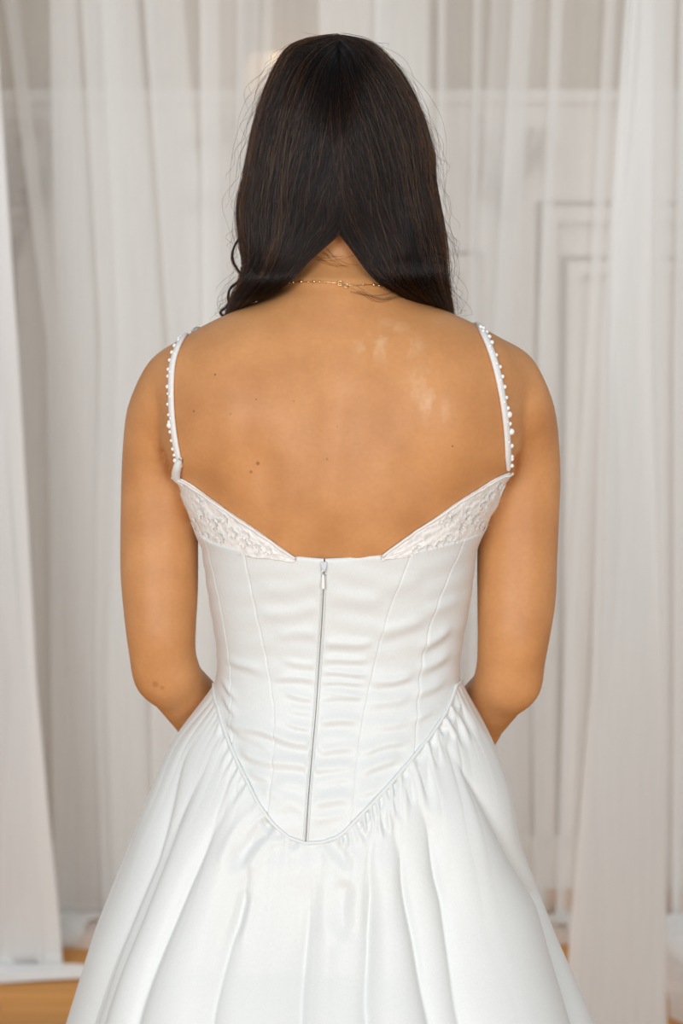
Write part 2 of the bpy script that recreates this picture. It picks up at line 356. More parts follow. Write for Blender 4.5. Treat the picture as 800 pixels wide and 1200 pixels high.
curtain('broad white voile at the right, hanging closest to the gown, its foot out of view',
    [(732,702,690,664),(760,747,772,776),(733,706,693,668),(770,766,776,780),(738,712,699,674),(757,745,770,774)], SHEERM, 1.80, 5)
curtain('thin white voile at the right border with crumpled folds trailing on the floor',
    [(752,742,730,722),(790,780,782,782),(764,752,742,738),(822,806,800,796),(796,790,790,790),(900,890,890,890),(880,870,870,860),(960,950,950,950)], SHEERM, YC, 6, puddle=0.86)

# ------------------------------------------------------------------ body: torso table shared with the gown
TROWS = np.array([  # photo row, left edge, right edge, back depth, front depth
 (338,340,458,-.058,.055),(352,306,492,-.067,.050),(368,266,532,-.077,.050),(380,241,557,-.085,.052),(392,220,580,-.091,.055),
 (405,203,597,-.097,.058),(420,193,607,-.102,.062),(440,187,613,-.108,.068),(480,187,613,-.116,.082),(520,187,612,-.118,.100),
 (540,190,609,-.117,.110),(560,203,596,-.116,.118),(580,213,587,-.114,.121),(600,223,573,-.111,.122),(640,242,553,-.104,.118),(700,250,546,-.092,.105),(760,260,535,-.083,.095),
 (790,260,532,-.083,.093),(850,247,543,-.096,.098),(920,230,557,-.118,.100),(980,226,560,-.122,.095),(1040,230,556,-.100,.085),(1085,232,556,-.08,.075)], float)
def table(rows, extra=0.0):
    zz = np.array([zrow(r[0]) for r in rows]); xl = np.array([W(r[1], r[0], 0)[0] for r in rows]); xr = np.array([W(r[2], r[0], 0)[0] for r in rows])
    o = np.argsort(zz); zd = np.linspace(zz.min(), zz.max(), 600)
    cols = []
    for c in ((xl+xr)/2, (xr-xl)/2, rows[:, 3], rows[:, 4]):
        v = np.interp(zd, zz[o], c[o]); k = np.exp(-0.5*(np.arange(-14, 15)/6.0)**2); k /= k.sum()
        cols.append(np.convolve(np.pad(v, 14, mode='reflect', reflect_type='odd'), k, 'valid'))
    return zd, cols
TZ, (TCX, TA, TYB, TYF) = table(TROWS)
NEXP = 2.35
def tors(z): return np.interp(z, TZ, TCX), np.interp(z, TZ, TA), np.interp(z, TZ, TYB), np.interp(z, TZ, TYF)
def spow(x, p): return np.sign(x)*np.abs(x)**p
def torso_pt(phi, z, off=0.0):
    cx, a, yb, yf = tors(z); b = (yf-yb)/2+off; yc = (yf+yb)/2
    return np.stack([cx+(a+off)*spow(np.sin(phi), 2/NEXP), yc-b*spow(np.cos(phi), 2/NEXP), z+0*phi], -1)
def px_to_torso(px, py, off=0.004):
    """(angle, height) of the torso surface seen at a photo pixel"""
    Y = -0.1
    for _ in range(12):
        p = W(px, py, Y); cx, a, yb, yf = tors(p[2]); q = np.clip((p[0]-cx)/(a+off), -1, 1)
        ph = math.asin(np.sign(q)*abs(q)**(NEXP/2)); Y = 0.5*Y+0.5*float(torso_pt(np.array(ph), np.array(p[2]), off)[1])
    return ph, float(p[2])

def surface_nets(F, org, h):
    ins = F < 0; nx, ny, nz = F.shape
    cs = np.zeros((nx-1, ny-1, nz-1), np.int8)
    for dx in (0, 1):
        for dy in (0, 1):
            for dz in (0, 1): cs += ins[dx:nx-1+dx, dy:ny-1+dy, dz:nz-1+dz]
    act = np.argwhere((cs > 0) & (cs < 8)); idx = -np.ones(cs.shape, np.int64); idx[tuple(act.T)] = np.arange(len(act))
    acc = np.zeros((len(act), 3)); cnt = np.zeros(len(act)); corners = [(i, j, k) for i in (0, 1) for j in (0, 1) for k in (0, 1)]
    for a in corners:
        for ax in range(3):
            if a[ax] == 0:
                b = list(a); b[ax] = 1
                fa = F[act[:, 0]+a[0], act[:, 1]+a[1], act[:, 2]+a[2]]; fb_ = F[act[:, 0]+b[0], act[:, 1]+b[1], act[:, 2]+b[2]]
                m = (fa < 0) != (fb_ < 0); t = fa[m]/(fa[m]-fb_[m]); p = np.tile(np.array(a, float), (m.sum(), 1)); p[:, ax] += t
                acc[m] += p; cnt[m] += 1
    V = (act+acc/cnt[:, None])*h+org
    Q = []
    for ax in range(3):
        sl0 = [slice(None)]*3; sl1 = [slice(None)]*3; sl0[ax] = slice(0, -1); sl1[ax] = slice(1, None)
        A, B = ins[tuple(sl0)], ins[tuple(sl1)]; u, v = [(1, 2), (2, 0), (0, 1)][ax]
        e = np.argwhere(A != B); ok = (e[:, u] > 0) & (e[:, v] > 0) & (e[:, u] < F.shape[u]-1) & (e[:, v] < F.shape[v]-1); e = e[ok]
        fl = A[tuple(e.T)]
        def cell(du, dv): c = e.copy(); c[:, u] -= du; c[:, v] -= dv; return idx[tuple(c.T)]
        q = np.stack([cell(1, 1), cell(0, 1), cell(0, 0), cell(1, 0)], -1); q[~fl] = q[~fl][:, ::-1]; Q.append(q)
    Q = np.vstack(Q); Q = Q[(Q >= 0).all(1)]
    return V, Q
def laplace(V, Q, it, w=0.5):
    E = np.vstack([Q[:, [0, 1]], Q[:, [1, 2]], Q[:, [2, 3]], Q[:, [3, 0]]]); E = np.vstack([E, E[:, ::-1]])
    deg = np.bincount(E[:, 0], minlength=len(V))[:, None]
    for i in range(it*2):
        S = np.stack([np.bincount(E[:, 0], V[E[:, 1], k], len(V)) for k in range(3)], -1)
        V = V+(w if i % 2 == 0 else -w*1.03)*(S/deg-V)
    return V

H_ = 0.004; LO = np.array([-.34, -.22, -.02]); HI = np.array([.34, .34, 1.64]); NN = np.ceil((HI-LO)/H_).astype(int)
FLD = np.full(NN, 1.0, np.float32)
GX = (LO[0]+np.arange(NN[0])*H_).astype(np.float32); GY = (LO[1]+np.arange(NN[1])*H_).astype(np.float32); GZ = (LO[2]+np.arange(NN[2])*H_).astype(np.float32)
def box_of(lo, hi, m=0.05):
    a = np.clip(((np.asarray(lo)-m-LO)/H_).astype(int), 0, NN-1); b = np.clip(((np.asarray(hi)+m-LO)/H_).astype(int)+1, 1, NN)
    sl = tuple(slice(i, j) for i, j in zip(a, b)); return sl, GX[sl[0]][:, None, None], GY[sl[1]][None, :, None], GZ[sl[2]][None, None, :]
def put(sl, d, k, sub=False):
    c = FLD[sl]
    if sub:
        FLD[sl] = np.maximum(c, -d); return
    if k <= 0: FLD[sl] = np.minimum(c, d); return
    h = np.clip(.5+.5*(d-c)/k, 0, 1); FLD[sl] = d*(1-h)+c*h-k*h*(1-h)
def cone(a, b, ra, rb, k=0.012):
    a = np.asarray(a, float); b = np.asarray(b, float); R = max(ra, rb)
    sl, x, y, z = box_of(np.minimum(a, b)-R, np.maximum(a, b)+R); d = b-a; L2 = float(d@d)+1e-12
    t = np.clip(((x-a[0])*d[0]+(y-a[1])*d[1]+(z-a[2])*d[2])/L2, 0, 1)
    put(sl, np.sqrt((x-a[0]-t*d[0])**2+(y-a[1]-t*d[1])**2+(z-a[2]-t*d[2])**2)-(ra+(rb-ra)*t), k)
def ell(c, r, k=0.012, ax=None):
    c = np.asarray(c, float); r = np.asarray(r, float); R = r.max(); sl, x, y, z = box_of(c-R, c+R)
    ax = np.eye(3) if ax is None else np.asarray(ax); p = [(x-c[0])*e[0]+(y-c[1])*e[1]+(z-c[2])*e[2] for e in ax]
    k0 = np.sqrt(sum((q/s)**2 for q, s in zip(p, r)))+1e-6; k1 = np.sqrt(sum((q/s**2)**2 for q, s in zip(p, r)))+1e-6
    put(sl, k0*(k0-1)/k1, k)
# torso
sl, x, y, z = box_of((-.3, -.2, TZ[0]), (.3, .2, TZ[-1]), 0.03)
cx, a, yb, yf = [q.astype(np.float32) for q in tors(z)]; bb_ = (yf-yb)/2; yc = (yf+yb)/2
ux = np.abs(x-cx)/a; uy = np.abs(y-yc)/bb_; rho = (ux**NEXP+uy**NEXP)**(1/NEXP)+1e-6
gr = rho**(1-NEXP)*np.sqrt((ux**(NEXP-1)/a)**2+(uy**(NEXP-1)/bb_)**2)+1e-3
d = (rho-1)/np.maximum(gr, 4.0)
back = smooth((-(y-yc))/0.04)
zz_ = lambda py: zrow(py, -0.1)
def gb(px, py, sx, sz): p = W(px, py, -0.11); return np.exp(-0.5*((x-p[0])/sx)**2-0.5*((z-p[2])/sz)**2)
spx = np.interp(z, [zz_(660), zz_(400)], [W(381, 660, -.1)[0], W(396, 400, -.1)[0]])
rel = -0.0035*np.exp(-0.5*((x-spx)/0.012)**2)*smooth((zz_(390)-z)/0.08)
rel = rel+0.006*gb(268, 480, .034, .050)+0.006*gb(530, 478, .034, .050)-0.004*gb(308, 548, .014, .026)-0.003*gb(488, 548, .016, .03)
rel = rel+0.003*gb(340, 600, .03, .06)+0.003*gb(425, 600, .03, .06)-0.003*gb(235, 560, .02, .03)-0.003*gb(565, 560, .02, .03)+0.003*gb(397, 352, .016, .012)
d = d-1.7*rel*back
d = np.maximum(d, np.maximum(z-TZ[-1], TZ[0]-z)); put(sl, d.astype(np.float32), 0)
# neck and head
HT = W(400, 45, 0.03)[2]; TILT = math.radians(20)
HF = np.array([0, math.cos(TILT), -math.sin(TILT)]); HU = np.array([0, math.sin(TILT), math.cos(TILT)]); HX = np.array([1.0, 0, 0])
HC = np.array([0.0, 0.035, HT-0.127])
n0 = W(398, 372, -.005); n0[1] = -.012
n1 = W(399, 292, 0.01); n1[1] = 0.012
cone(n0, n1, .062, .049, .03); cone(n1, HC-HU*.05-HF*.03, .049, .05, .02)
ell(HC, (.072, .090, .102), .02, (HX, HF, HU)); ell(HC+HF*.035-HU*.065, (.052, .058, .058), .03, (HX, HF, HU))
ell(HC+HF*.075-HU*.105, (.022, .02, .018), .03, (HX, HF, HU)); cone(HC+HF*.088-HU*.005, HC+HF*.108-HU*.042, .008, .012, .012)
for s in (-1, 1):
    ell(HC+HX*s*.074-HU*.02, (.007, .018, .03), .006, (HX, HF, HU)); ell(HC+HX*s*.035+HF*.062-HU*.035, (.024, .02, .018), .02, (HX, HF, HU))
ell(HC+HF*.086-HU*.072, (.024, .009, .006), .006, (HX, HF, HU)); ell(HC+HF*.085-HU*.082, (.021, .01, .007), .006, (HX, HF, HU))
# arms: photo pixel, radius in pixels, depth
ARML = [(205,449,38,-.012),(197,474,41,-.012),(191,500,43,.004),(187.5,560,44,.018),(186.5,650,44.5,.016),(187.5,700,42.5,.010),(188.5,740,39,.002),(191,772,36.5,.006),(195,790,34.5,.010)]
ARMR = [(594,446,38,-.012),(603,474,41,-.012),(608,500,43,.004),(611,550,44,.016),(609,600,44.5,.018),(606,650,45.5,.016),(605,700,44.5,.010),(602,740,41,.002),(598.5,775,38,.006),(596,798,35.5,.010)]
def hand(wr, dr, out, side):
    dr = dr/np.linalg.norm(dr); pn_ = np.cross(dr, out); pn_ /= np.linalg.norm(pn_); out = np.cross(pn_, dr)
    ell(wr+dr*.045, (.045, .036, .014), .012, (dr, out, pn_))
    for k, (o_, L) in enumerate(((-.028, .060), (-.010, .072), (.010, .068), (.028, .052))):
        p = wr+dr*.08+out*o_; dd = dr.copy(); r0 = .0085-.0006*k
        for j, f in enumerate((.45, .32, .23)):
            q = p+dd*L*f; cone(p, q, r0, r0*.9, .004); p = q; r0 *= .9; dd = dd+pn_*.45*side; dd /= np.linalg.norm(dd)
    p = wr+dr*.025-out*.028; q = p+dr*.03-out*.022; cone(p, q, .012, .0095, .008); cone(q, q+dr*.028-out*.004+pn_*.006*side, .0095, .008, .004)
for arm, s in ((ARML, -1), (ARMR, 1)):
    A4 = catmull(arm, 41); P = [W(q[0], q[1], q[3]) for q in A4]
    for i in range(1, 41): cone(P[i-1], P[i], A4[i-1][2]/1200*((P[i-1][1]+2.2)/2.2), A4[i][2]/1200*((P[i][1]+2.2)/2.2), .020 if A4[i][1] < 560 and i < 2 else .004)
    el = P[-1]; wr = np.array([s*.062, .205, .80]); dv = wr-el
    cone(el, el+dv*.35, .0285, .031, .012); cone(el+dv*.35, wr, .031, .021, .01); cone(wr, wr+(dv/np.linalg.norm(dv))*.02, .021, .02, .01)
    hand(wr, np.array([-s*.75, .12, -.65]), np.array([0, -.25, -1.0]), s)
# legs and feet (under the skirt)
for sg, pts in ((-1, [(188,531),(196,552),(212,576)]), (1, [(607,538),(601,560),(584,582)])):   # creases behind the armpits
    q = np.array([W(a_, b_, -.05) for a_, b_ in catmull(pts, 9)]); sl, x, y, z = box_of(q.min(0)-.02, q.max(0)+.02, .02); best = None
    for i in range(8):
        ax_, az_, dx, dz = q[i][0], q[i][2], q[i+1][0]-q[i][0], q[i+1][2]-q[i][2]; t = np.clip(((x-ax_)*dx+(z-az_)*dz)/(dx*dx+dz*dz), 0, 1)
        e = np.hypot(x-ax_-t*dx, z-az_-t*dz); best = e if best is None else np.minimum(best, e)
    FLD[sl] += (0.006*np.exp(-(best/.0036)**2)*(y < -.005)).astype(np.float32)
for s in (-1, 1):
    cone((s*.078, -.015, .80), (s*.075, .0, .46), .072, .050, .03); cone((s*.075, 0, .46), (s*.074, -.02, .30), .050, .052, .02); cone((s*.074, -.02, .30), (s*.07, -.015, .09), .05, .034, .02)
    cone((s*.07, -.02, .075), (s*.078, .13, .035), .034, .026, .02)
V, Q = surface_nets(FLD, LO, H_); del FLD
V = laplace(V, Q, 4)
SMARKS = [(302, 543, .0022, .6), (294, 553, .0019, .5), (252, 439, .0014, .7), (227, 482, .0014, .6), (300, 468, .0012, .5), (530, 523, .0013, .6), (383, 538, .0016, .35), (182, 802, .004, .3), (190, 806, .003, .25), (395, 500, .0012, .3), (270, 485, .0018, .25), (344, 470, .0012, .3)]
bvh = BVHTree.FromPolygons([tuple(v) for v in V], [tuple(int(i) for i in q) for q in Q])
def hit(px, py, off=0.0):
    """the point of the body surface seen at a photo pixel, lifted by off along its normal"""
    d = Vector(ray(px, py)).normalized(); loc, nrm, _i, _d = bvh.ray_cast(Vector(CAM), d)
    if loc is None:
        loc, nrm, _i, _d = bvh.find_nearest(Vector(W(px, py, -0.02)))
    if nrm.dot(d) > 0: nrm = -nrm
    return np.array(loc+nrm*off), np.array(nrm)
def near(p, off):
    loc, nrm, _i, _d = bvh.find_nearest(Vector(p)); v = Vector(p)-loc
    return np.array(loc)+np.array(nrm)*off if True else None
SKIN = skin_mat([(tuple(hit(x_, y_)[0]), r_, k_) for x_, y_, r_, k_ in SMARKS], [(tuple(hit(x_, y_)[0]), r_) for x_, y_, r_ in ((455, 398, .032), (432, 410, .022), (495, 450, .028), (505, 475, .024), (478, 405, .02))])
PERSON = empty('person', (0, 0, 0)); tag(PERSON, 'dark-haired person in a white strapped satin gown standing with back turned', 'person')
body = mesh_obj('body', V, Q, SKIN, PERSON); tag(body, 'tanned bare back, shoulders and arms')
for s in (-1, 1):
    b = MB(); b.ball(HC+HX*s*.031+HF*.079-HU*.012, .011, 12, 9); e_ = b.obj('eye', plain('eye_white', (.75, .72, .68), .2), body); e_.data.materials.append(plain('iris', (.05, .025, .012), .2))
    for p_ in e_.data.polygons:
        if (np.array(p_.center)-(HC+HX*s*.031+HF*.079-HU*.012)) @ (HF-.25*HU) > .0085: p_.material_index = 1

# ------------------------------------------------------------------ gown bodice
OFF = 0.005
TOPPX = [(233,626),(246,635),(262,640),(300,647),(345,652),(380,655),(420,653),(455,650),(500,643),(535,635),(561,626)]
BOTPX = [(252,800),(257,830),(264,855),(276,886),(290,915),(304,943),(320,965),(338,981),(358,988),(378,987),(396,981),(410,968),(424,953),(448,928),(470,903),(492,876),(512,850),(526,824),(533,803)]
def seam_table(pts):
    t = np.array([px_to_torso(*p, OFF) for p in pts]); o = np.argsort(t[:, 0]); return t[o, 0], t[o, 1]
tph, tz = seam_table(TOPPX); bph, bz = seam_table(BOTPX)
ztL, ztR = tz[0], tz[-1]; zfront = zrow(560); zbs = (bz[0]+bz[-1])/2
def z_top(phi):
    ph = (np.asarray(phi)+math.pi) % (2*math.pi)-math.pi; z_ = np.interp(ph, tph, tz)
    f = smooth((np.abs(ph)-1.35)/0.9); return z_*(1-f)+zfront*f+0.03*f*np.abs(np.sin(ph*1.0))
def z_bot(phi):
    ph = (np.asarray(phi)+math.pi) % (2*math.pi)-math.pi; z_ = np.interp(ph, bph, bz)
    f = smooth((np.abs(ph)-1.35)/1.7); return z_*(1-f)+(zbs-.07)*f
WR = [  # wrinkles of the satin: photo pixels from, to, half width px, height m
 (262,845,376,873,5,.0030),(268,858,318,877,4,.0018),(278,881,374,901,5.5,.0028),(286,901,316,913,4,.0020),(300,925,352,935,5,.0014),
 (262,770,300,786,4,.0014),(256,795,272,815,3,.0018),(258,815,272,835,3,.0018),(330,776,371,778,3,.0012),(318,795,371,797,3,.0014),(332,812,370,818,3,.0014),
 (335,830,368,834,3,.0010),(336,848,366,853,2.5,.0016),(322,918,360,922,6,.0016),(320,945,356,948,5,.0010),(320,745,372,742,5,.0012),(300,720,372,712,6,.0012),(300,690,374,684,7,.0010),
 (378,757,436,752,4,.0018),(378,775,430,772,3,.0016),(378,790,428,789,2.5,.0016),(376,801,426,800,2.5,.0018),(376,812,425,814,2.5,.0014),(375,820,424,817,2.5,.0016),(374,847,420,843,4,.0020),
 (372,864,418,866,4,.0012),(370,880,416,876,4.5,.0022),(368,898,414,900,4.5,.0020),(368,915,412,912,4,.0014),(366,938,410,935,5,.0018),(366,958,404,955,4,.0010),
 (446,740,500,730,6,.0016),(440,800,486,792,4,.0020),(436,825,482,815,5,.0014),(425,880,478,868,4.5,.0020),(422,902,470,890,5,.0022),(418,930,445,922,4,.0014),(440,850,480,845,4,.0010),
 (495,760,532,735,5,.0018),(494,785,530,765,5,.0016),(490,815,524,795,5,.0016),(488,845,510,832,4,.0014),(500,715,545,700,6,.0010),(445,690,500,680,8,.0010),(380,705,450,700,8,.0008)]
WW = []
for (x0, y0, x1, y1, w_, A_) in WR:
    p0, p1 = px_to_torso(x0, y0, OFF), px_to_torso(x1, y1, OFF); a0 = torso_pt(np.array(p0[0]), np.array(p0[1])); a1 = torso_pt(np.array(p1[0]), np.array(p1[1]))
    WW.append((a0[0], a0[2], a1[0], a1[2], w_/1250., A_))
def wrinkle(P):
    X, Z = P[..., 0], P[..., 2]; h = np.zeros_like(X); bk = smooth((0.03-P[..., 1])/0.04)
    for (x0, z0, x1, z1, w_, A_) in WW:
        dx, dz = x1-x0, z1-z0; L = math.hypot(dx, dz); t = ((X-x0)*dx+(Z-z0)*dz)/L; s = ((X-x0)*dz-(Z-z0)*dx)/L
        s = s+0.0015*np.sin(t*90+x0*300); e = smooth((t+.006)/.016)*smooth((L+.006-t)/.016); u = s/w_
        h += 1.5*A_*e*(np.exp(-0.5*u*u)-0.55*np.exp(-0.5*((u-1.9)/1.1)**2))
    h += 0.0005*np.sin(Z*260+3*np.sin(X*25))*np.sin(X*38+1.0)
    return h*bk
ZIP = [(380,658),(378.5,700),(376,745),(373,790),(369.5,840),(365,890),(361,940),(358,988)]
SEAMS = [[(240,632),(256,700),(268,770),(271,820),(271,872)], [(284,643),(300,720),(313,780),(321,840),(319,900),(312,955)], ZIP,
         [(483,647),(455,720),(434,800),(421,870),(412,966)], [(545,632),(512,710),(494,780),(486,884)]]
NTR = 110
def seam_phi(pts):
    """angle of a seam as a function of the fraction of the way from top edge to bottom seam"""
    pp = catmull(pts, 60); sp = np.array([px_to_torso(*p, OFF) for p in pp]); f = (z_top(sp[:, 0])-sp[:, 1])/(z_top(sp[:, 0])-z_bot(sp[:, 0]))
    o = np.argsort(f); return np.interp(np.linspace(0, 1, NTR), f[o], sp[o, 0])
SPH = [seam_phi(s) for s in SEAMS]; tt = np.linspace(0, 1, NTR)
zipgap = 0.0005
def bodice_pts(PH, T, dip=None, fade=None):
    zt, zb = z_top(PH), z_bot(PH); Z = zt+(zb-zt)*T; P = torso_pt(PH, Z, OFF); C = torso_pt(PH, Z, OFF-.002); nrm = P-C; nrm /= np.linalg.norm(nrm, axis=-1)[..., None]+1e-9
    h = wrinkle(P)*(1 if fade is None else fade)
    if dip is not None: h = h+dip
    return P+nrm*h[..., None]
bodice = mesh_obj('gown_bodice', torso_pt(*np.meshgrid(np.linspace(-math.pi, math.pi, 90, endpoint=False), [0], indexing='ij')).reshape(-1, 3)*0 if False else
    (lambda PH, T: torso_pt(PH, z_top(PH)-.004+(z_bot(PH)-z_top(PH)+.003)*T, OFF-.0028).reshape(-1, 3))(*np.meshgrid(np.linspace(-math.pi, math.pi, 120, endpoint=False), np.linspace(0, 1, 50), indexing='ij')),
    grid_faces(120, 50, True), LINING, PERSON); tag(bodice, 'white satin corset bodice closed by a zipper at the back')
bounds = [np.full(NTR, -1.75)]+SPH+[np.full(NTR, 1.75), np.full(NTR, 2*math.pi-1.75)]
for i in range(len(bounds)-1):
    nu = 150 if i == 6 else 60; s_ = np.linspace(0, 1, nu)[:, None]; L, R = bounds[i][None].copy(), bounds[i+1][None].copy()
    rad = 0.13
    if i == 1+1: R = R-zipgap/rad
    if i == 3: L = L+zipgap/rad
    PH = L+(R-L)*s_; T = np.broadcast_to(tt[None], PH.shape)
    wid = np.abs(R-L)*rad; dl = s_*wid; dr_ = (1-s_)*wid
    dip = -0.0007*np.exp(-((dl if i == 2 else dr_ if i == 3 else np.minimum(dl, dr_))/0.0009)**2)-0.0012*np.exp(-((T*0.25)/0.0015)**2)
    P = bodice_pts(PH, T, dip, smooth(dr_/.006) if i == 2 else smooth(dl/.006) if i == 3 else None)
    # a turned edge all round gives the cloth its thickness
    C = torso_pt(PH, P[..., 2], OFF-.0022)
    full = np.concatenate([C[:, :1], P, C[:, -1:]], 1)
    mesh_obj('bodice_panel', full.reshape(-1, 3), grid_faces(full.shape[0], full.shape[1]), SATIN, bodice)
def on_bodice(px, py, off):
    ph, z_ = px_to_torso(px, py, OFF); return torso_pt(np.array(ph), np.array(z_), OFF+off)
zc = catmull(ZIP, 60)
b = MB(); b.tube(np.array([on_bodice(x_, y_, -.0008) for x_, y_ in zc]), .0006, 6); b.obj('zipper_coil', COIL, bodice)
b = MB()
for sgn in (-1, 1): b.tube(np.array([on_bodice(x_+sgn*2.6, y_, .0006) for x_, y_ in zc[3:]]), .0006, 6)
b.obj('zipper_flap_piping', SATIN, bodice)
p0 = on_bodice(379.6, 663, .002)
def plate(name, prof, th_, mat, c):
    n = len(prof); v = [(x_, -th_, z_) for x_, z_ in prof]+[(x_, th_, z_) for x_, z_ in prof]
    f = [tuple(range(n))[::-1], tuple(range(n, 2*n))]+[(i, (i+1) % n, n+(i+1) % n, n+i) for i in range(n)]
    o = mesh_obj(name, v, f, mat, bodice, False); o.location = tuple(c); o.scale = (.85, 1, .9); return o
plate('zipper_slider', [(-.0024,.005),(-.0033,.0025),(-.0022,-.002),(-.0012,-.0055),(.0012,-.0055),(.0022,-.002),(.0033,.0025),(.0024,.005),(.0012,.0042),(0,.0048),(-.0012,.0042)], .0014, STEEL, p0)
plate('zipper_pull', [(-.0009,.006),(-.0013,.003),(-.0018,-.008),(-.0014,-.0105),(.0014,-.0105),(.0018,-.008),(.0013,.003),(.0009,.006)], .0006, PULL, on_bodice(379, 678, .003))
b = MB(); b.tube([(-.001, 0, .004), (-.0014, -.001, 0), (0, -.0012, -.003), (.0014, -.001, 0), (.001, 0, .004)], .0005, 6); o = b.obj('pull_loop', STEEL, bodice); o.location = tuple(on_bodice(379.4, 669, .003))

# ------------------------------------------------------------------ gown skirt
SROWS = np.array([(765,263,531,-.085,.095),(790,252,539,-.092,.10),(815,226,560,-.105,.112),(858,197,580,-.124,.125),(920,175,596,-.148,.14),(990,150,606,-.175,.16),
 (1100,106,648,-.215,.20),(1200,75,693,-.25,.24),(1500,-20,800,-.36,.35),(1930,-140,930,-.5,.48)], float)
SZ, (SCX, SA, SYB, SYF) = table(SROWS)
def hull(z): return np.interp(z, SZ, SCX), np.interp(z, SZ, SA), np.interp(z, SZ, SYB), np.interp(z, SZ, SYF)
def hull_pt(phi, z):
    cx, a, yb, yf = hull(z); return np.stack([cx+a*np.sin(phi), (yf+yb)/2-(yf-yb)/2*np.cos(phi), z+0*phi], -1)
def px_to_hull(px, py):
    Y = -0.15
    for _ in range(14):
        p = W(px, py, Y); cx, a, yb, yf = hull(p[2]); q = np.clip((p[0]-cx)/a, -.999, .999); ph = math.asin(q); Y = .5*Y+.5*float(hull_pt(np.array(ph), np.array(p[2]))[1])
    return ph, float(p[2])
VAL = [  # valleys between the folds (photo pixels), amplitude of the fold to the right of each, sharpness
 ([(247,806),(222,847),(199,893),(189,935),(168,1010),(128,1110),(97,1200)], .010),
 ([(254,835),(233,873),(190,972),(150,1085),(114,1184)], .012),
 ([(290,905),(267,918),(231,977),(204,1040),(177,1112),(150,1193)], .014),
 ([(314,966),(290,990),(274,1020),(264,1060),(249,1121),(233,1197)], .015),
 ([(357,990),(354,1060),(350,1120),(345,1200)], .016),
 ([(410,965),(424,1000),(431,1060),(432,1130),(430,1197)], .016),
 ([(440,935),(452,960),(470,1010),(492,1112),(510,1197)], .011),
 ([(468,905),(490,935),(508,975),(528,1058),(542,1148),(549,1197)], .022),
 ([(512,850),(552,905),(590,975),(632,1050),(676,1190)], .018)]
NPH, NTAU = 1440, 220
phs = np.linspace(-math.pi, math.pi, NPH, endpoint=False); tau = np.linspace(0, 1, NTAU)**1.35
PHI = np.broadcast_to(phs[:, None], (NPH, NTAU)); ZB = z_bot(PHI)-0.0; Z = ZB+(0.004-ZB)*tau[None]
vz = np.linspace(0, zrow(760), 120); VP = []
for pts, A_ in VAL:
    sp = np.array([px_to_hull(*p) for p in pts]); o = np.argsort(sp[:, 1]); VP.append(np.interp(vz, sp[o, 1], sp[o, 0]))
fr = np.linspace(1.75, 2*math.pi-1.75, 20); fr = fr+RNG.uniform(-.07, .07, 20)
VP += [np.full(len(vz), f) for f in fr]; AMP = [a_ for _, a_ in VAL]+list(RNG.uniform(.012, .022, 20)); VP = np.array(VP)
for i in range(1, len(VP)): VP[i] = np.maximum(VP[i], VP[i-1]+0.03)
VP = np.vstack([VP, VP[:1]+2*math.pi])
D = np.zeros((NPH, NTAU)); ph2 = np.where(PHI < VP[0].min()-0.0, PHI, PHI)
for i in range(len(AMP)):
    L = np.interp(Z, vz, VP[i]); R = np.interp(Z, vz, VP[i+1])
    for k in (-1, 0, 1):
        s = (PHI+2*math.pi*k-L)/(R-L); m = (s >= 0) & (s < 1)
        prof = np.clip(1-(2*np.clip(s, 0, 1)**0.9-1)**2, 0, 1)**0.62
        D = np.where(m, AMP[i]*np.minimum(1, (R-L)/.22)*prof, D)
dist = (ZB-Z)
side = np.abs(np.sin(PHI))
grow = smooth((dist-.01)/.11)*(0.55+1.1*np.clip(dist, 0, .6))
D *= 1.45*grow
kk = np.exp(-0.5*(np.arange(-6, 7)/2.2)**2); kk /= kk.sum(); D = sum(w_*np.roll(D, o_, 0) for o_, w_ in zip(range(-6, 7), kk))
